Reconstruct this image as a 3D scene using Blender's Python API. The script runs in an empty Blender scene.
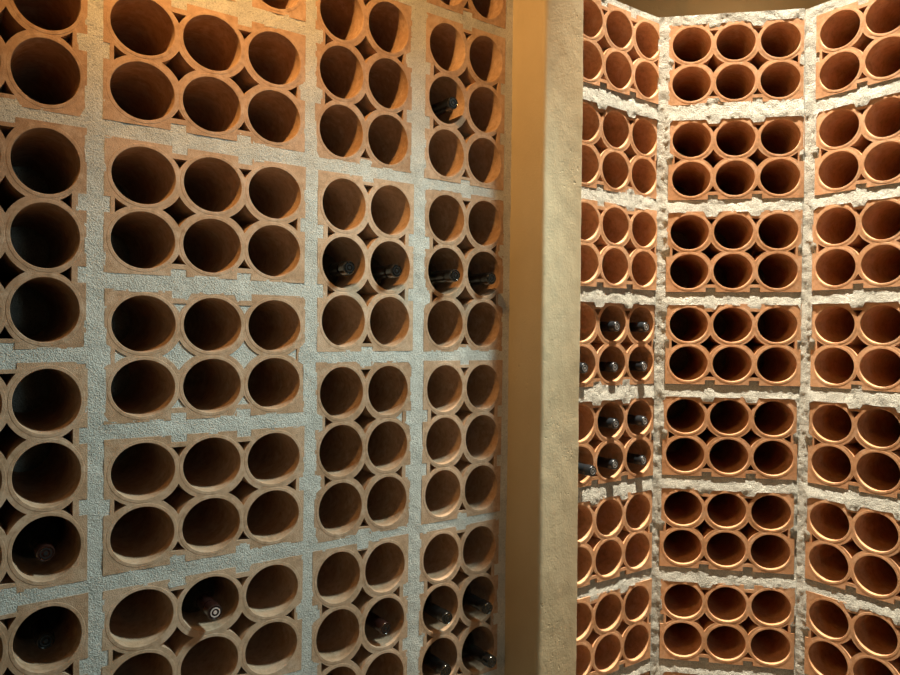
import bpy, bmesh, math, random
from mathutils import Vector, Matrix, noise, geometry

random.seed(7)
SC = bpy.context.scene
COL = SC.collection
EYE = 1.5                                   # eye height above the cellar floor
FLOOR, CEIL = 0.0, 4.5
PL = 0.108                                  # bottle cell pitch along a block
PS = PL * 0.93441                           # and across it
DEPTH = 0.31                                # block depth
BACK = 0.325                                # masonry behind the blocks
HX, HZ = 1.5 * PL + .029 * PL, 1.0 * PS + .030 * PS   # half size of a block
RIN, ROUT = .440, .495                      # inner / outer tube radius in cell pitches

F_PX, PITCH, ROLL = 716.06, -0.00618, 0.01010
WALLS = {'L': (0.63556, 1.1899, 0.00430), 'E': (0.62019, 1.2125, 0.00371), 'F': (-0.16947, 1.9350, 0.00619), 'G': (-0.95973, 1.7648, -0.00495)}
BLOCKS = [
    ('A0', 'L', 'v', 0.0932, 0.4817, -0.0000),
    ('A1', 'L', 'v', 0.0941, 0.1358, 0.0027),
    ('A2', 'L', 'v', 0.0980, -0.2140, 0.0048),
    ('A3', 'L', 'v', 0.1005, -0.5632, 0.0000),
    ('B1', 'L', 'h', 0.3842, 0.4237, 0.0035),
    ('B2', 'L', 'h', 0.3870, 0.1908, -0.0019),
    ('B3', 'L', 'h', 0.3889, -0.0409, 0.0003),
    ('B4', 'L', 'h', 0.3897, -0.2729, -0.0024),
    ('B5', 'L', 'h', 0.3891, -0.5050, -0.0045),
    ('C1', 'L', 'v', 0.6727, 0.4798, 0.0074),
    ('C2', 'L', 'v', 0.6813, 0.1288, 0.0047),
    ('C3', 'L', 'v', 0.6801, -0.2208, 0.0007),
    ('C4', 'L', 'v', 0.6778, -0.5654, 0.0008),
    ('D1', 'L', 'v', 0.9131, 0.4761, -0.0003),
    ('D2', 'L', 'v', 0.9161, 0.1270, -0.0016),
    ('D3', 'L', 'v', 0.9160, -0.2222, -0.0071),
    ('D4', 'L', 'v', 0.9129, -0.5689, -0.0004),
    ('E1', 'E', 'h', 1.3684, 0.7058, -0.0028),
    ('E2', 'E', 'h', 1.3648, 0.4585, 0.0013),
    ('E3', 'E', 'h', 1.3657, 0.2203, 0.0021),
    ('E4', 'E', 'h', 1.3639, -0.0227, -0.0004),
    ('E5', 'E', 'h', 1.3602, -0.2631, 0.0001),
    ('E6', 'E', 'h', 1.3589, -0.5051, -0.0011),
    ('E7', 'E', 'h', 1.3596, -0.7416, -0.0060),
    ('F1', 'F', 'h', 0.4037, 0.7006, 0.0018),
    ('F2', 'F', 'h', 0.4059, 0.4549, 0.0003),
    ('F3', 'F', 'h', 0.4034, 0.2164, -0.0003),
    ('F4', 'F', 'h', 0.4042, -0.0221, 0.0018),
    ('F5', 'F', 'h', 0.3996, -0.2601, 0.0004),
    ('F6', 'F', 'h', 0.3960, -0.5005, -0.0009),
    ('F7', 'F', 'h', 0.3994, -0.7428, -0.0025),
    ('G1', 'G', 'h', -0.7804, 0.6961, 0.0048),
    ('G2', 'G', 'h', -0.7794, 0.4561, 0.0023),
    ('G3', 'G', 'h', -0.7825, 0.2198, 0.0034),
    ('G4', 'G', 'h', -0.7829, -0.0200, 0.0010),
    ('G5', 'G', 'h', -0.7858, -0.2604, 0.0010),
    ('G6', 'G', 'h', -0.7875, -0.5014, -0.0039),
    ('G7', 'G', 'h', -0.7851, -0.7393, -0.0026),
]


# ------------------------------------------------------------------ helpers
def link(o, parent=None):
    COL.objects.link(o)
    if parent is not None:
        o.parent = parent
    return o


def mesh_obj(name, me, parent=None, mat=None):
    if mat is not None and not me.materials:
        me.materials.append(mat)
    return link(bpy.data.objects.new(name, me), parent)


def from_bm(name, bm, mat, smooth=None):
    me = bpy.data.meshes.new(name)
    bm.to_mesh(me)
    bm.free()
    me.materials.append(mat)
    if smooth is not None:
        me.polygons.foreach_set('use_smooth', [True] * len(me.polygons))
        me.set_sharp_from_angle(angle=math.radians(smooth))
    return me


def structure(o):
    o['kind'] = 'structure'
    return o


def wall_axes(key):
    yaw, dist, lean = WALLS[key]
    d = Vector((math.cos(yaw), math.sin(yaw), 0))
    n = Vector((math.sin(yaw), -math.cos(yaw), 0))
    z = Vector((0, 0, 1))
    up = z * math.cos(lean) + n * math.sin(lean)
    n2 = n * math.cos(lean) - z * math.sin(lean)
    o = -n * dist + Vector((0, 0, EYE))
    return d, n2, up, o


def wall_matrix(key):                        # local x along, y into the wall, z up; origin at eye height
    d, n, up, o = wall_axes(key)
    M = Matrix.Identity(4)
    for i in range(3):
        M[i][0], M[i][1], M[i][2], M[i][3] = d[i], -n[i], up[i], o[i]
    return M


# ---------------------------------------------------------------- materials
def new_mat(name):
    m = bpy.data.materials.new(name)
    m.use_nodes = True
    nt = m.node_tree
    return m, nt, nt.nodes['Principled BSDF']


def N(nt, typ, **kw):
    n = nt.nodes.new(typ)
    for k, v in kw.items():
        if k in n.inputs:
            n.inputs[k].default_value = v
        else:
            setattr(n, k, v)
    return n


def ramp(nt, fac, stops):
    r = nt.nodes.new('ShaderNodeValToRGB')
    els = r.color_ramp.elements
    while len(els) < len(stops):
        els.new(.5)
    for e, (p, c) in zip(els, stops):
        e.position, e.color = p, (*c, 1)
    nt.links.new(fac, r.inputs['Fac'])
    return r.outputs['Color']


def mixc(nt, fac, a, b, mode='MIX'):
    m = nt.nodes.new('ShaderNodeMix')
    m.data_type, m.blend_type = 'RGBA', mode
    for sock, v in ((m.inputs[0], fac), (m.inputs[6], a), (m.inputs[7], b)):
        if hasattr(v, 'is_output'):
            nt.links.new(v, sock)
        elif isinstance(v, tuple):
            sock.default_value = (*v, 1)
        else:
            sock.default_value = v
    return m.outputs[2]


def mathn(nt, op, a, b=0.0):
    m = nt.nodes.new('ShaderNodeMath')
    m.operation = op
    for sock, v in zip(m.inputs, (a, b)):
        if hasattr(v, 'is_output'):
            nt.links.new(v, sock)
        else:
            sock.default_value = v
    return m.outputs[0]


def bump(nt, bsdf, height, strength, dist):
    b = N(nt, 'ShaderNodeBump', Strength=strength, Distance=dist)
    nt.links.new(height, b.inputs['Height'])
    nt.links.new(b.outputs['Normal'], bsdf.inputs['Normal'])


def geo_pos(nt):
    return nt.nodes.new('ShaderNodeNewGeometry').outputs['Position']


def nz(nt, vec, scale, detail=3.0, rough=.5):
    n = N(nt, 'ShaderNodeTexNoise', Scale=scale, Detail=detail, Roughness=rough)
    nt.links.new(vec, n.inputs['Vector'])
    return n.outputs['Fac']


def clay_material():
    m, nt, b = new_mat('terracotta')
    p = geo_pos(nt)
    big, fine = nz(nt, p, 14, 4), nz(nt, p, 160, 3, .6)
    base = ramp(nt, big, [(.30, CLAY[0]), (.5, CLAY[1]), (.72, CLAY[2])])
    at = nt.nodes.new('ShaderNodeAttribute')
    at.attribute_type, at.attribute_name = 'OBJECT', 'tint'
    tint = ramp(nt, at.outputs['Fac'], [(0, (.86, .84, .82)), (.5, (1, 1, 1)), (1, (1.08, 1.12, 1.16))])
    c = mixc(nt, 1.0, base, tint, 'MULTIPLY')
    fire = nt.nodes.new('ShaderNodeAttribute')              # how red the block was fired
    fire.attribute_type, fire.attribute_name = 'OBJECT', 'firing'
    c = mixc(nt, 1.0, c, ramp(nt, fire.outputs['Fac'], [(0, (.95, 1.0, 1.06)), (1, (1.22, 1.07, .95))]), 'MULTIPLY')
    dust = ramp(nt, nz(nt, p, 45, 5, .65), [(.50, (0, 0, 0)), (.78, (1, 1, 1))])
    c = mixc(nt, mathn(nt, 'MULTIPLY', dust, .5), c, (.62, .49, .38))
    wear = ramp(nt, nz(nt, p, 90, 4, .7), [(.34, (.84, .82, .79)), (.48, (1.02, 1.02, 1.02)), (.66, (1.12, 1.11, 1.10))])
    c = mixc(nt, 1.0, c, wear, 'MULTIPLY')
    nt.links.new(c, b.inputs['Base Color'])
    b.inputs['Roughness'].default_value = .82
    b.inputs['Specular IOR Level'].default_value = .25
    h = mathn(nt, 'ADD', mathn(nt, 'MULTIPLY', fine, .6), nz(nt, p, 600, 2))
    bump(nt, b, h, .5, .0014)
    return m


def mortar_material(name, dark, mid, light, rough):
    m, nt, b = new_mat(name)
    p = geo_pos(nt)
    big, med = nz(nt, p, 22, 5, .6), nz(nt, p, 190, 4, .7)
    c = ramp(nt, big, [(.28, dark), (.5, mid), (.72, light)])
    v = N(nt, 'ShaderNodeTexVoronoi', Scale=240)
    nt.links.new(p, v.inputs['Vector'])
    grit = ramp(nt, v.outputs['Distance'], [(.14, (.34, .33, .32)), (.34, (1, 1, 1))])
    sel = ramp(nt, nz(nt, p, 120, 2), [(.50, (0, 0, 0)), (.6, (1, 1, 1))])
    c = mixc(nt, mathn(nt, 'MULTIPLY', sel, .8), c, mixc(nt, 1.0, c, grit, 'MULTIPLY'))
    c = mixc(nt, mathn(nt, 'MULTIPLY', ramp(nt, med, [(.35, (0, 0, 0)), (.75, (1, 1, 1))]), .45), c, light)
    sand = ramp(nt, nz(nt, p, 420, 3, .7), [(.33, (1 - .4 * rough, 1 - .41 * rough, 1 - .43 * rough)), (.5, (1, 1, 1)), (.68, (1 + .22 * rough,) * 3)])
    c = mixc(nt, 1.0, c, sand, 'MULTIPLY')
    nt.links.new(c, b.inputs['Base Color'])
    b.inputs['Roughness'].default_value = .95
    b.inputs['Specular IOR Level'].default_value = .12
    h = mathn(nt, 'ADD', mathn(nt, 'MULTIPLY', nz(nt, p, 170, 5, .75), 1.0), mathn(nt, 'MULTIPLY', nz(nt, p, 480, 2), .8))
    bump(nt, b, h, .9 * rough, .0042)
    return m


def plaster_material(name, a, bcol, strength=.5):
    m, nt, b = new_mat(name)
    p = geo_pos(nt)
    c = ramp(nt, nz(nt, p, 5, 6, .6), [(.3, a), (.7, bcol)])
    mp = nt.nodes.new('ShaderNodeMapping')
    mp.inputs['Scale'].default_value = (1, 1, .55)
    nt.links.new(p, mp.inputs['Vector'])
    q = mp.outputs['Vector']
    nt.links.new(c, b.inputs['Base Color'])
    b.inputs['Roughness'].default_value = .85
    b.inputs['Specular IOR Level'].default_value = .2
    trowel = nz(nt, q, 26, 4, .6)
    pits = ramp(nt, nz(nt, q, 130, 2, .5), [(.27, (0, 0, 0)), (.36, (1, 1, 1))])
    patch = ramp(nt, nz(nt, q, 9, 1), [(.54, (1, 1, 1)), (.64, (0, 0, 0))])
    pits = mathn(nt, 'MAXIMUM', pits, patch)
    h = mathn(nt, 'ADD', mathn(nt, 'MULTIPLY', trowel, .9), mathn(nt, 'MULTIPLY', nz(nt, p, 260, 3), .22))
    h = mathn(nt, 'ADD', h, mathn(nt, 'MULTIPLY', pits, .7))
    bump(nt, b, h, strength, .004)
    return m


def plain(name, col, rough, metal=0.0, spec=.5, coat=0.0):
    m, nt, b = new_mat(name)
    f = nz(nt, geo_pos(nt), 90, 3)
    c = ramp(nt, f, [(.3, tuple(x * .85 for x in col)), (.7, tuple(min(1, x * 1.12) for x in col))])
    nt.links.new(c, b.inputs['Base Color'])
    b.inputs['Roughness'].default_value = rough
    b.inputs['Metallic'].default_value = metal
    b.inputs['Specular IOR Level'].default_value = spec
    b.inputs['Coat Weight'].default_value = coat
    return m


CLAY = ((.44, .26, .148), (.515, .315, .19), (.57, .365, .235))
M_CLAY = clay_material()
M_MORTAR = mortar_material('grey_mortar', (.42, .415, .385), (.57, .565, .525), (.72, .71, .66), 1.0)
M_MORTAR_FLAT = mortar_material('flush_mortar', (.46, .455, .42), (.57, .565, .525), (.67, .66, .615), .62)
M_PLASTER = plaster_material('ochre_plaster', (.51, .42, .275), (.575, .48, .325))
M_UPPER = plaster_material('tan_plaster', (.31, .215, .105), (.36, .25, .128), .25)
M_FLOOR = plain('cellar_floor', (.20, .15, .11), .8)
M_GLASS = plain('dark_bottle_glass', (.006, .008, .005), .07, 0, .5, .4)
M_BLACK = plain('black_capsule', (.005, .005, .005), .2, 0, .6, .3)
M_BLUE = plain('slate_capsule', (.022, .027, .034), .30, .4, .6)
M_RED = plain('maroon_capsule', (.030, .011, .009), .22, .2, .6, .3)
M_SILVER = plain('silver_emblem', (.50, .54, .58), .35, .6)
M_DIM = plain('black_emblem', (.02, .02, .02), .3, .2)
M_PALE = plain('pale_emblem', (.62, .52, .48), .5)


# ------------------------------------------------------------- block meshes
def circle_pts(cx, cz, r, n=56, ph=0.0):
    return [(cx + r * PL * math.cos(ph + 2 * math.pi * k / n), cz + r * PS * math.sin(ph + 2 * math.pi * k / n)) for k in range(n)]


CELLS = [((i - 1) * PL, (.5 - j) * PS) for j in range(2) for i in range(3)]


def block_outline(inset=0.0):
    """outline with mortar keys: two on each long side, one on each short side"""
    hx, hz = HX - inset, HZ - inset
    a, dx, dz = .113 * PL, .084 * PL, .114 * PS
    pts = [(-hx, -hz)]
    for x in (-.5 * PL, .5 * PL):
        pts += [(x - a, -hz), (x - a, -hz + dz), (x + a, -hz + dz), (x + a, -hz)]
    pts += [(hx, -hz), (hx, -a), (hx - dx, -a), (hx - dx, a), (hx, a), (hx, hz)]
    for x in (.5 * PL, -.5 * PL):
        pts += [(x + a, hz), (x + a, hz - dz), (x - a, hz - dz), (x - a, hz)]
    pts += [(-hx, hz), (-hx, a), (-hx + dx, a), (-hx + dx, -a), (-hx, -a)]
    return pts


def inside_block(x, z, m=0.0):
    """m > 0 shrinks the block"""
    hx, hz, a, dx, dz = HX - m, HZ - m, .113 * PL + m, .084 * PL, .114 * PS
    if abs(x) > hx or abs(z) > hz:
        return False
    if abs(z) > hz - dz and min(abs(x - .5 * PL), abs(x + .5 * PL)) < a:
        return False
    if abs(x) > hx - dx and abs(z) < a:
        return False
    return True


def concave(cx, cz, quads, cut=None):
    """void between tube rings around the cell corner cx, cz; quads are the quadrants it covers"""
    R, pts = .56, []
    t = .5 - math.sqrt(R * R - .25)
    for (sx, sz) in quads:
        arc = []
        a0 = math.atan2(-.5, t - .5)
        a1 = math.atan2(t - .5, -.5)
        if a0 < 0: a0 += 2 * math.pi
        if a1 < 0: a1 += 2 * math.pi
        for k in range(7):
            a = a0 + (a1 - a0) * k / 6
            arc.append((.5 + R * math.cos(a), .5 + R * math.sin(a)))     # from the x axis to the z axis
        arc = [(cx + sx * x * PL, cz + sz * z * PS) for x, z in arc]
        if sx * sz < 0:
            arc.reverse()
        pts += arc[:-1]
    return pts


def voids():
    out = []
    for x in (-.5 * PL, .5 * PL):
        out.append(('diamond', concave(x, 0, [(1, 1), (-1, 1), (-1, -1), (1, -1)])))

    def tri(base, tip, half):                       # u across, w inward from the cell edge; slightly hollow sides
        pts = []
        for k in range(6):
            t = k / 5
            pts.append((half * (1 - t) * (1 - .35 * t), base + (tip - base) * t))
        return pts + [(-u, w) for u, w in reversed(pts[:-1])]
    for x in (-.5 * PL, .5 * PL):
        out.append(('triangle', [(x + u * PL, -PS + w * PS) for u, w in tri(.165, .325, .108)]))
        out.append(('triangle', [(x + u * PL, PS - w * PS) for u, w in tri(.165, .325, .108)]))
    out.append(('triangle', [(-1.5 * PL + w * PL, u * PS) for u, w in tri(.11, .28, .11)]))
    out.append(('triangle', [(1.5 * PL - w * PL, u * PS) for u, w in tri(.11, .28, .11)]))
    return out


def extrude_region(loops, keep, y0, y1):
    """fill the plane region bounded by loops, then pull it back from y0 to y1"""
    V, Eg = [], []
    for lp in loops:
        k = len(V)
        V += [Vector(p) for p in lp]
        Eg += [(k + i, k + (i + 1) % len(lp)) for i in range(len(lp))]
    v2, e2, f2 = geometry.delaunay_2d_cdt(V, Eg, [], 0, 1e-7)[:3]
    bm = bmesh.new()
    vs = [bm.verts.new((p.x, y0, p.y)) for p in v2]
    for f in f2:
        c = sum((v2[i] for i in f), Vector((0, 0))) / len(f)
        if keep(c.x, c.y):
            bm.faces.new([vs[i] for i in f])
    for v in [v for v in bm.verts if not v.link_faces]:
        bm.verts.remove(v)
    bmesh.ops.recalc_face_normals(bm, faces=bm.faces)
    if bm.faces and sum(f.normal.y for f in bm.faces) > 0:
        bmesh.ops.reverse_faces(bm, faces=bm.faces)
    bound = [e for e in bm.edges if len(e.link_faces) == 1]
    r = bmesh.ops.extrude_edge_only(bm, edges=bound)
    for g in r['geom']:
        if isinstance(g, bmesh.types.BMVert):
            g.co.y = y1
    bmesh.ops.recalc_face_normals(bm, faces=bm.faces)
    return bm


def in_poly(x, z, poly):
    c, n = False, len(poly)
    for i in range(n):
        (x1, z1), (x2, z2) = poly[i], poly[(i + 1) % n]
        if (z1 > z) != (z2 > z) and x < (x2 - x1) * (z - z1) / (z2 - z1) + x1:
            c = not c
    return c


VOIDS = voids()


def frame_mesh():
    loops = [block_outline()] + [circle_pts(cx, cz, ROUT) for cx, cz in CELLS] + [v for _, v in VOIDS]

    def keep(x, z):
        if not inside_block(x, z):
            return False
        for cx, cz in CELLS:
            if ((x - cx) / PL) ** 2 + ((z - cz) / PS) ** 2 < (ROUT * .998) ** 2:
                return False
        return not any(in_poly(x, z, v) for _, v in VOIDS)
    return from_bm('block_frame', extrude_region(loops, keep, 0, DEPTH), M_CLAY, 30)


def tube_mesh():
    bm = bmesh.new()
    n = 56
    prof = [(ROUT, DEPTH), (ROUT, .0), (ROUT - .005, -.0004), (RIN + .006, -.0004),
            (RIN, .0007), (RIN, .012), (RIN - .002, DEPTH * .5), (RIN - .003, DEPTH)]
    rings = []
    for r, y in prof:
        rings.append([bm.verts.new((x, y, z)) for x, z in circle_pts(0, 0, r, n)])
    for a, b in zip(rings, rings[1:]):
        for k in range(n):
            bm.faces.new((a[k], a[(k + 1) % n], b[(k + 1) % n], b[k]))
    bmesh.ops.recalc_face_normals(bm, faces=bm.faces)
    for f in bm.faces:                               # make the bore face inwards
        c = f.calc_center_median()
        if abs(c.y - DEPTH * .75) < .02 and f.normal.dot(Vector((c.x, 0, c.z))) > 0 and c.xz.length < RIN * PL:
            bmesh.ops.reverse_faces(bm, faces=bm.faces)
            break
    return from_bm('tube', bm, M_CLAY, 20)


ME_FRAME, ME_TUBE = frame_mesh(), tube_mesh()


def plug_mesh(poly):
    cx = sum(p[0] for p in poly) / len(poly)
    cz = sum(p[1] for p in poly) / len(poly)
    grow = [(cx + (x - cx) * 1.01, cz + (z - cz) * 1.01) for x, z in poly]
    bm = extrude_region([grow], lambda x, z: in_poly(x, z, grow), .0015, .03)
    return from_bm('mortar_plug', bm, M_MORTAR_FLAT)


# ------------------------------------------------------------- the blocks
ORD = {1: 'topmost', 2: 'second from top', 3: 'third from top', 4: 'fourth from top', 5: 'fifth from top',
       6: 'sixth from top', 7: 'seventh from top', 8: 'eighth from top'}
EXTRA = [('B0', 'L', 'h', .3835, .6562, .004), ('D0', 'L', 'v', .9125, .8262, .002),
         ('E8', 'E', 'h', 1.3600, -.9800, -.004), ('F8', 'F', 'h', .4035, -.9820, -.002)]
BLOCKS += EXTRA
POS = {b[0]: b for b in BLOCKS}
WHERE = {'A': "upright block in the clay stack at the photo's left edge",
         'B': 'sideways block in the widest clay stack on the left wall',
         'C': 'upright block in the clay stack right of the widest one',
         'D': 'upright block in the clay stack beside the plaster pillar',
         'E': 'clay block in the alcove stack half hidden by the pillar',
         'F': 'clay block in the middle alcove stack facing the camera',
         'G': "clay block in the right alcove stack at the photo's edge"}
FIRST = {'A': 0, 'B': 0, 'C': 1, 'D': 0, 'E': 1, 'F': 1, 'G': 1}
GROUP = {'L': 'clay bottle blocks of the left wall', 'E': 'clay bottle blocks of the alcove', 'F': 'clay bottle blocks of the alcove',
         'G': 'clay bottle blocks of the alcove'}
LAST = {k: max(int(b[0][1]) for b in BLOCKS if b[0][0] == k) for k in 'ABCDEFG'}


def proto_block():
    root = link(bpy.data.objects.new('bottle_block', None))
    root.empty_display_size = .05
    fr = mesh_obj('block_frame', ME_FRAME, root)
    for cx, cz in CELLS:
        t = mesh_obj('tube', ME_TUBE, root)
        t.location = (cx, 0, cz)
    return root


def copy_tree(o, parent=None):
    c = o.copy()
    COL.objects.link(c)
    if parent is not None:
        c.parent = parent
        c.matrix_parent_inverse = o.matrix_parent_inverse.copy()
    for ch in o.children:
        copy_tree(ch, c)
    return c


PROTO = proto_block()
BLOCK_OBJ = {}
for n_, (key, wall, ori, s, z, phi) in enumerate(BLOCKS):
    o = PROTO if n_ == 0 else copy_tree(PROTO)
    proud = random.uniform(-.0004, .0006) if wall == 'L' else random.uniform(-.0015, .0025)
    M = wall_matrix(wall) @ Matrix.Translation((s, -proud, z)) @ Matrix.Rotation(-phi, 4, 'Y')
    if ori == 'v':
        M = M @ Matrix.Rotation(math.radians(90), 4, 'Y')
    o.matrix_world = M
    k = int(key[1]) - FIRST[key[0]] + 1
    word = 'bottom' if int(key[1]) == LAST[key[0]] else ORD[k]
    o['label'] = word + ' ' + WHERE[key[0]]
    o['category'] = 'block'
    o['group'] = GROUP[wall]
    t = random.random()
    for c in o.children:
        c['firing'] = 0.0 if wall == 'L' else 1.0
        c['tint'] = min(1.0, max(0.0, t + random.uniform(-.12, .12)))
    BLOCK_OBJ[key] = o
root = BLOCK_OBJ['B3']
root['label'] = 'sideways clay block on the left wall with all its small gaps filled with mortar'
for kind, poly in VOIDS:
    p = mesh_obj('mortar_plug', plug_mesh(poly), root)
    p['label'] = 'grey mortar filling a %s gap between tubes' % kind
p = mesh_obj('mortar_plug', plug_mesh(VOIDS[3][1]), BLOCK_OBJ['C3'])
p['label'] = 'grey mortar filling a small edge gap'


# ------------------------------------------------------------- mortar walls
def fbm(s, z, f, seed):
    return noise.noise(Vector((s * f + seed * 7.3, z * f - seed * 3.1, seed * 1.7)))


def mortar_wall(name, wall, s0, s1, z0, z1, fine, seed, ledge=None):
    """rough mortar face with an opening for every block, closed by masonry at the back"""
    mine = [b for b in BLOCKS if b[1] == wall]
    right = wall != 'L'

    def local(b, s, z):
        _, _, ori, bs, bz, phi = b
        x, y = s - bs, z - bz
        c, sn = math.cos(phi), math.sin(phi)
        x, y = x * c + y * sn, -x * sn + y * c
        return (y, x) if ori == 'v' else (x, y)

    def world(b, u, w):
        _, _, ori, bs, bz, phi = b
        if ori == 'v':
            u, w = w, u
        c, sn = math.cos(phi), math.sin(phi)
        return bs + u * c - w * sn, bz + u * sn + w * c

    def covered(s, z, m):
        for b in mine:
            if abs(s - b[3]) < .18 and abs(z - b[4]) < .18:
                u, w = local(b, s, z)
                if inside_block(u, w, m):
                    return True
        return False

    V, Eg = [], []
    for b in mine:
        base = block_outline(.0026)
        dense = []
        for i in range(len(base)):
            (xa, za), (xb, zb) = base[i], base[(i + 1) % len(base)]
            m = max(1, int(math.hypot(xb - xa, zb - za) / .006))
            dense += [(xa + (xb - xa) * k / m, za + (zb - za) * k / m) for k in range(m)]
        k0 = len(V)
        for (u, w) in dense:
            s, z = world(b, u, w)
            j = .0018
            V.append(Vector((s + j * fbm(s, z, 70, seed + 1), z + j * fbm(s, z, 70, seed + 2))))
        Eg += [(k0 + i, k0 + (i + 1) % len(dense)) for i in range(len(dense))]
    nb = len(V)
    fs0, fs1, fz0, fz1 = fine
    step = .0055
    ns, nz_ = int((fs1 - fs0) / step), int((fz1 - fz0) / step)
    for i in range(ns + 1):
        for j in range(nz_ + 1):
            s, z = fs0 + (fs1 - fs0) * i / ns, fz0 + (fz1 - fz0) * j / nz_
            if 0 < i < ns and 0 < j < nz_:
                s += random.uniform(-.0016, .0016)
                z += random.uniform(-.0016, .0016)
            if not covered(s, z, -.0005):
                V.append(Vector((s, z)))
    coarse = .06
    for i in range(int((s1 - s0) / coarse) + 2):
        for j in range(int((z1 - z0) / coarse) + 2):
            s, z = min(s1, s0 + coarse * i), min(z1, z0 + coarse * j)
            if not (fs0 <= s <= fs1 and fz0 <= z <= fz1):
                V.append(Vector((s, z)))
    v2, e2, f2 = geometry.delaunay_2d_cdt(V, Eg, [], 0, 1e-6)[:3]

    def depth(s, z):
        if not right:
            return -.0003 + .0009 * fbm(s, z, 14, seed) + .0011 * fbm(s, z, 48, seed + 3) + .0006 * fbm(s, z, 150, seed + 4)
        h = .0018 * fbm(s, z, 16, seed) + .0013 * fbm(s, z, 50, seed + 3) + .0016 * fbm(s, z, 150, seed + 4)
        low = max(0.0, min(1.0, (.75 - z) / 1.3))
        if any(abs(s - b[3]) < HX + .004 and abs(z - b[4]) < .2 for b in mine):
            above = [b[4] - HZ - z for b in mine if b[4] > z]
            drop = max(0.0, min(1.0, min(above, default=0) / .033))      # the joint bellies out towards its foot
            return .0003 - low * .0017 + h + (.0030 + .002 * low) * (drop - .35)
        return -.0004 + h

    bm = bmesh.new()
    vs = [bm.verts.new((p.x, -depth(p.x, p.y), p.y)) for p in v2]
    for f in f2:
        c = sum((v2[i] for i in f), Vector((0, 0))) / len(f)
        if not covered(c.x, c.y, .0045):
            try:
                bm.faces.new([vs[i] for i in f])
            except ValueError:
                pass
    for v in [v for v in bm.verts if not v.link_faces]:
        bm.verts.remove(v)
    bmesh.ops.recalc_face_normals(bm, faces=bm.faces)
    if sum(f.normal.y for f in bm.faces) > 0:
        bmesh.ops.reverse_faces(bm, faces=bm.faces)
    # the masonry behind, its ends and its top
    e0, e1 = s0 - (.04 if wall in 'FG' else 0), s1 + (.04 if wall in 'EF' else 0)
    rim = [(e0, z0), (e1, z0), (e1, z1), (e0, z1)]
    bk = [bm.verts.new((s, BACK, z)) for s, z in rim]
    bm.faces.new(bk)
    fr = [bm.verts.new((s, .09 if s not in (s0, s1) else .004, z)) for s, z in rim]
    for i in range(4):
        j = (i + 1) % 4
        bm.faces.new((fr[i], fr[j], bk[j], bk[i]))
    o = mesh_obj(name, from_bm(name, bm, M_MORTAR if right else M_MORTAR_FLAT, 60))
    o.matrix_world = wall_matrix(wall)
    return structure(o)


BOT = FLOOR - EYE
RACKTOP = .826
mortar_wall('wall_left', 'L', -.55, 1.048, BOT, CEIL - EYE, (-.05, 1.046, -.78, .86), 3)
mortar_wall('wall_alcove_left', 'E', 1.10, 1.5228, BOT, RACKTOP, (1.19, 1.5226, -1.03, RACKTOP), 11)
mortar_wall('wall_alcove_rear', 'F', .2112, .5674, BOT, RACKTOP, (.2114, .5672, -1.03, RACKTOP), 17)
mortar_wall('wall_alcove_right', 'G', -.9756, -.30, BOT, RACKTOP, (-.9754, -.57, -.92, RACKTOP), 23)


# plaster above the bottle blocks, set back on the ledge
def plane_pt(wall, s, back, z):
    d, n, up, o = wall_axes(wall)
    return o + d * s - n * back + up * z


def corner(wa, wb, back):
    da, na, _, oa = wall_axes(wa)
    db, nb_, _, ob = wall_axes(wb)
    oa, ob = oa - na * back, ob - nb_ * back
    den = da.x * db.y - da.y * db.x
    t = ((ob.x - oa.x) * db.y - (ob.y - oa.y) * db.x) / den
    p = oa + da * t
    return Vector((p.x, p.y, 0))


SET = .28
path = [plane_pt('E', 1.05, SET, 0), corner('E', 'F', SET), corner('F', 'G', SET), plane_pt('G', -.30, SET, 0)]
names = ['wall_upper_left', 'wall_upper_rear', 'wall_upper_right']


def panel(name, a, b, z0, z1, mat, thick):
    """upright wall panel from a to b, thickness away from the room"""
    a, b = Vector((a.x, a.y, 0)), Vector((b.x, b.y, 0))
    d = (b - a).normalized()
    out = Vector((-d.y, d.x, 0)) * thick
    bm = bmesh.new()
    q = [a, b, b + out, a + out]
    lo = [bm.verts.new((p.x, p.y, z0)) for p in q]
    hi = [bm.verts.new((p.x, p.y, z1)) for p in q]
    bm.faces.new(lo[::-1])
    bm.faces.new(hi)
    for i in range(4):
        j = (i + 1) % 4
        bm.faces.new((lo[i], lo[j], hi[j], hi[i]))
    bmesh.ops.recalc_face_normals(bm, faces=bm.faces)
    return structure(mesh_obj(name, from_bm(name, bm, mat)))


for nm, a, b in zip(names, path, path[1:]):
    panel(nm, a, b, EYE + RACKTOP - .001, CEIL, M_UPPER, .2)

# the rest of the cellar, behind and beside the viewer
la = plane_pt('L', -.55, 0, 0)
ga = plane_pt('G', -.30, 0, 0)
Y0 = -1.9
panel('wall_side_left', Vector((la.x, Y0, 0)), Vector((la.x, la.y + .05, 0)), FLOOR, CEIL, M_PLASTER, .15)
panel('wall_side_right', Vector((ga.x, ga.y + .05, 0)), Vector((ga.x, Y0, 0)), FLOOR, CEIL, M_PLASTER, .15)
panel('wall_front', Vector((ga.x, Y0, 0)), Vector((la.x, Y0, 0)), FLOOR, CEIL, M_PLASTER, .15)


def slab(name, z0, z1, mat):
    bm = bmesh.new()
    bmesh.ops.create_cube(bm, size=1)
    for v in bm.verts:
        v.co = Vector((-1.5 + (v.co.x + .5) * 3.2, -2.1 + (v.co.y + .5) * 4.9, z0 + (v.co.z + .5) * (z1 - z0)))
    return structure(mesh_obj(name, from_bm(name, bm, mat)))


slab('floor', FLOOR - .12, FLOOR, M_FLOOR)
slab('ceiling', CEIL, CEIL + .12, M_PLASTER)


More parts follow.
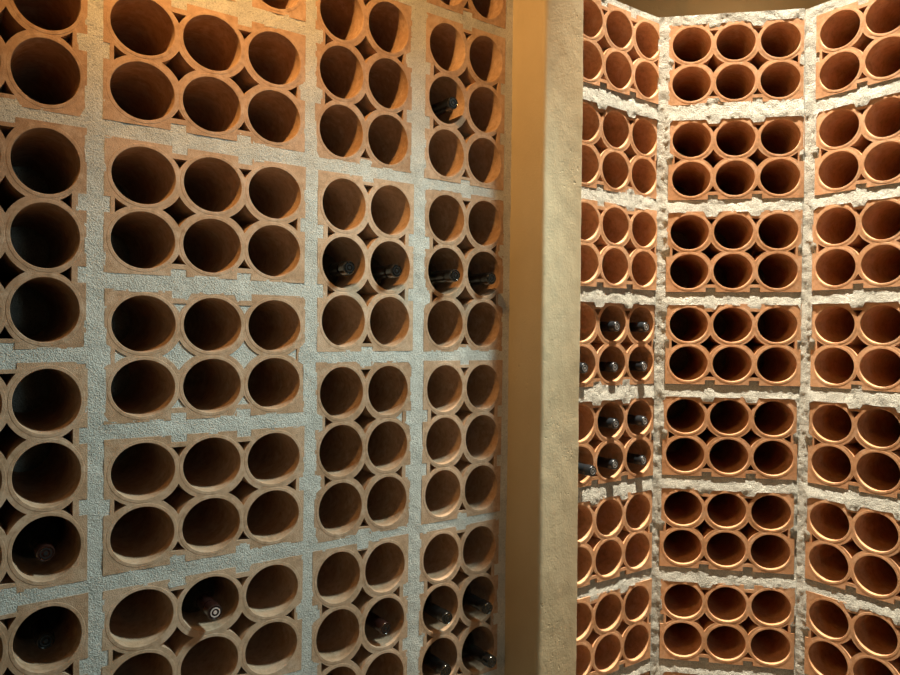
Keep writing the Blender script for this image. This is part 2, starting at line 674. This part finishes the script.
# plaster pillar: the end of the partition between the left wall and the alcove
def pillar():
    dl, nl, _, ol = wall_axes('L')
    base = ol + dl * 1.039
    p1 = base - nl * .02
    p2 = base + nl * .1040
    p3 = p2 + dl * .1150
    p4 = p3 - nl * .36
    p5 = base - nl * .30
    # rounded front corners
    def rnd(p, a, b, r, n):
        u, v = (a - p).normalized(), (b - p).normalized()
        out = []
        for k in range(n + 1):
            t = k / n
            out.append(p + u * r * (1 - t) ** 2 + v * r * t ** 2)
        return out

    def line(a, b, n):
        return [a + (b - a) * k / n for k in range(1, n)]
    c2 = rnd(p2, p1, p3, .010, 6)
    c3 = rnd(p3, p2, p4, .004, 4)
    ring = [p1] + line(p1, c2[0], 16) + c2 + line(c2[-1], c3[0], 16) + c3 + line(c3[-1], p4, 8) + [p4, p5]
    ring = [Vector((p.x, p.y, 0)) for p in ring]
    zs = [FLOOR + (CEIL - FLOOR) * k / 300 for k in range(301)]
    bm = bmesh.new()
    n = len(ring)
    cen = sum(ring, Vector()) / n
    rows = []
    for z in zs:
        row = []
        for i, p in enumerate(ring):
            q = Vector((p.x, p.y, z))
            if 0 < i < n - 2:
                t = (ring[(i + 1) % n] - ring[i - 1]).normalized()
                nrm = Vector((t.y, -t.x, 0))
                q += nrm * (.0016 * noise.noise(Vector((p.x * 9, p.y * 9, z * 3.5)))
                            + .0009 * noise.noise(Vector((p.x * 45, p.y * 45, z * 22))))
            row.append(bm.verts.new(q))
        rows.append(row)
    for a, b in zip(rows, rows[1:]):
        for i in range(n):
            bm.faces.new((a[i], a[(i + 1) % n], b[(i + 1) % n], b[i]))
    bm.faces.new(rows[0])
    bm.faces.new(rows[-1])
    bmesh.ops.recalc_face_normals(bm, faces=bm.faces)
    return structure(mesh_obj('wall_pillar', from_bm('wall_pillar', bm, M_PLASTER, 40)))


pillar()


# ------------------------------------------------------------------ bottles
def lathe(prof, n=32, cap0=False, cap1=False):
    bm = bmesh.new()
    rings = [[bm.verts.new((r * math.cos(2 * math.pi * k / n), r * math.sin(2 * math.pi * k / n), z)) for k in range(n)] for r, z in prof]
    for a, b in zip(rings, rings[1:]):
        for k in range(n):
            bm.faces.new((a[k], a[(k + 1) % n], b[(k + 1) % n], b[k]))
    if cap0:
        bm.faces.new(rings[0][::-1])
    if cap1:
        bm.faces.new(rings[-1])
    bmesh.ops.recalc_face_normals(bm, faces=bm.faces)
    return bm


BR, BL = .0362, .295
prof = [(.012, .014), (.026, .006), (.031, 0), (.0345, .001), (BR, .006), (BR, .180)]
for k in range(1, 11):                       # shoulder
    t = k / 10
    sm = t * t * (3 - 2 * t)
    prof.append((BR + (.0124 - BR) * sm, .180 + .048 * t))
prof += [(.0118, .235), (.0115, .262), (.0112, .288)]
ME_BODY = from_bm('glass_body', lathe(prof, 40, True, True), M_GLASS, 40)
capp = [(.0143, .234), (.0146, .240), (.0141, .262), (.0140, .270), (.0150, .2725), (.0152, .279), (.0146, .2815), (.0146, .290),
        (.0140, .2935), (.0128, .295), (.0118, .295), (.0112, .2944), (.004, .2944), (.0005, .2944)]
capp = [(a * .88, b) for a, b in capp]
CAPS = {}
for nm, mt in (('black', M_BLACK), ('slate', M_BLUE), ('maroon', M_RED)):
    CAPS[nm] = from_bm('capsule', lathe(capp, 32, False, True), mt, 35)


def emblem(mat):
    bm = lathe([(.0080, .2943), (.0080, .2951), (.0062, .2951), (.0062, .2943)], 28)
    b2 = lathe([(.0032, .2943), (.0030, .2950), (.0005, .2950)], 16, False, True)
    me = bpy.data.meshes.new('tmp')
    b2.to_mesh(me)
    b2.free()
    bm.from_mesh(me)
    bpy.data.meshes.remove(me)
    return from_bm('cap_emblem', bm, mat, 40)


EMB = {'black': emblem(M_DIM), 'slate': emblem(M_SILVER), 'maroon': emblem(M_PALE)}

BOTTLES = [   # block, column, row, how far the tip stands out of the wall, capsule, label
    ('A2', 1, 2, -.012, 'maroon', 'bottle with brownish cap in the stack at the left edge, upper of two'),
    ('A3', 1, 0, -.020, 'black', 'dark bottle deep in its hole at the lower left corner of the photo'),
    ('B5', 1, 0, .024, 'maroon', 'bottle with pale ringed maroon cap in the wide stack of sideways blocks'),
    ('C2', 0, 1, .022, 'black', 'dull black bottle in the upright block stack, left of a pair side by side'),
    ('C2', 1, 1, .024, 'black', 'dull black bottle in the upright block stack, right of a pair side by side'),
    ('C4', 1, 1, .005, 'maroon', 'lone bottle with reddish neck low in the stack right of the wide one'),
    ('D1', 0, 1, .022, 'black', 'lone black bottle with bright cap high up beside the plaster pillar'),
    ('D2', 0, 1, .033, 'black', 'black bottle mid-height beside the pillar, left of the two in one row'),
    ('D2', 1, 1, .026, 'black', 'black bottle mid-height beside the pillar, right of the two in one row'),
    ('D4', 0, 1, .026, 'black', 'black bottle in the low group of four by the pillar, upper left'),
    ('D4', 1, 1, .033, 'black', 'black bottle in the low group of four by the pillar, upper right'),
    ('D4', 0, 2, .025, 'black', 'black bottle in the low group of four by the pillar, lower left'),
    ('D4', 1, 2, .048, 'black', 'black bottle in the low group of four by the pillar, lower right'),
    ('E4', 1, 0, .013, 'slate', 'slate capped bottle in the upper alcove block, top row, left one'),
    ('E4', 2, 0, .015, 'slate', 'slate capped bottle in the upper alcove block, top row, right one'),
    ('E4', 0, 1, .010, 'slate', 'slate capped bottle in the upper alcove block, bottom row, at the pillar edge'),
    ('E4', 1, 1, .008, 'slate', 'slate capped bottle in the upper alcove block, bottom row, middle one'),
    ('E4', 2, 1, .011, 'slate', 'slate capped bottle in the upper alcove block, bottom row, right one'),
    ('E5', 1, 0, .017, 'slate', 'slate capped bottle in the lower alcove block, top row, left one'),
    ('E5', 2, 0, .018, 'slate', 'slate capped bottle in the lower alcove block, top row, right one'),
    ('E5', 0, 1, .044, 'slate', 'slate capped bottle sticking out furthest, beside the pillar edge in the alcove'),
    ('E5', 1, 1, .016, 'slate', 'slate capped bottle in the lower alcove block, bottom row, middle one'),
    ('E5', 2, 1, .016, 'slate', 'slate capped bottle in the lower alcove block, bottom row, right one'),
]


def proto_bottle(cap, emb):
    root = link(bpy.data.objects.new('wine_bottle', None))
    root.empty_display_size = .03
    mesh_obj('glass_body', ME_BODY, root)
    c = mesh_obj('capsule', CAPS[cap], root)
    mesh_obj('cap_emblem', EMB[emb], c)
    return root


PB = {}


def wallof(k):
    return POS[k][1]


for key, i, j, prot, cap, label in BOTTLES:
    emb = 'maroon' if key == 'B5' else 'slate' if wallof(key) == 'E' else 'black'
    if (cap, emb) not in PB:
        o = PB[cap, emb] = proto_bottle(cap, emb)
    else:
        o = copy_tree(PB[cap, emb])
    _, wall, ori, s, z, phi = POS[key]
    if ori == 'h':
        ls, lz, rz = (i - 1) * PL, (.5 - j) * PS, RIN * PS
    else:
        ls, lz, rz = (i - .5) * PS, (1 - j) * PL, RIN * PL
    drop = rz - BR - .0009
    # local z of the bottle points out of the wall
    M = wall_matrix(wall) @ Matrix.Translation((s, 0, z)) @ Matrix.Rotation(-phi, 4, 'Y') @ Matrix.Translation((ls, BL - prot, lz - drop))
    M = M @ Matrix.Rotation(math.radians(90), 4, 'X') @ Matrix.Rotation(random.uniform(0, 6), 4, 'Z')
    o.matrix_world = M
    o['label'] = label
    o['category'] = 'bottle'
    o['group'] = 'wine bottles in the alcove' if wall == 'E' else 'wine bottles in the left wall'


# ------------------------------------------------------------------- lights
def lamp(name, typ, loc, energy, col, size=.1, aim=None, spot=None, blend=.5):
    l = bpy.data.lights.new(name, typ)
    l.energy, l.color = energy, col
    if typ == 'AREA':
        l.shape, l.size = 'DISK', size
    else:
        l.shadow_soft_size = size
    if typ == 'SPOT':
        l.spot_size, l.spot_blend = math.radians(spot), blend
    o = link(bpy.data.objects.new(name, l))
    o.location = loc
    if aim is not None:
        o.rotation_euler = (Vector(aim) - Vector(loc)).to_track_quat('-Z', 'Y').to_euler()
    return o


def at_wall(wall, s, off, z):
    return plane_pt(wall, s, -off, z)


WARM, ORANGE, COOL = (1, .89, .68), (1, .52, .16), (.74, .97, .94)
lamp('alcove_downlight', 'SPOT', (.67, 1.48, EYE + 2.90), 1800, WARM, .04, (.73, 1.62, EYE - .3), 33, 1)
lamp('left_wall_lamp', 'SPOT', at_wall('L', .20, .40, .98), 36, ORANGE, .02, at_wall('L', .40, .0, .85), 135, 1.0)
lamp('left_wall_lamp', 'SPOT', at_wall('L', .05, .36, 1.05), 12, ORANGE, .02, at_wall('L', .45, .0, .85), 135, 1.0)
lamp('cellar_lamp', 'SPOT', at_wall('L', 1.35, .75, 1.05), 130, COOL, .10, at_wall('L', .12, 0, -.75), 58, 1)
lamp('doorway_light', 'AREA', (1.25, -.65, EYE + .05), 4, COOL, .4, (-.2, 1.3, EYE))

w = bpy.data.worlds.new('cellar_air')
SC.world = w
w.use_nodes = True
w.node_tree.nodes['Background'].inputs['Color'].default_value = (1, .9, .75, 1)
w.node_tree.nodes['Background'].inputs['Strength'].default_value = .02

# ------------------------------------------------------------------- camera
cam = bpy.data.cameras.new('camera')
cam.sensor_width, cam.lens = 36, 36 * F_PX / 900
cam.clip_start = .02
co = link(bpy.data.objects.new('camera', cam))
cp, sp, cr, sr = math.cos(PITCH), math.sin(PITCH), math.cos(ROLL), math.sin(ROLL)
fwd, up0, rt0 = Vector((0, cp, sp)), Vector((0, -sp, cp)), Vector((1, 0, 0))
R, U = rt0 * cr + up0 * sr, -rt0 * sr + up0 * cr
Mc = Matrix.Identity(4)
for i in range(3):
    Mc[i][0], Mc[i][1], Mc[i][2] = R[i], U[i], -fwd[i]
Mc[2][3] = EYE
co.matrix_world = Mc
SC.camera = co

vs = SC.view_settings
vs.view_transform, vs.look, vs.exposure, vs.gamma = 'Standard', 'None', 0.0, 1.0
vs.use_curve_mapping = False
SC.cycles.use_denoising = True
SC.cycles.max_bounces = 10
SC.cycles.diffuse_bounces = 6
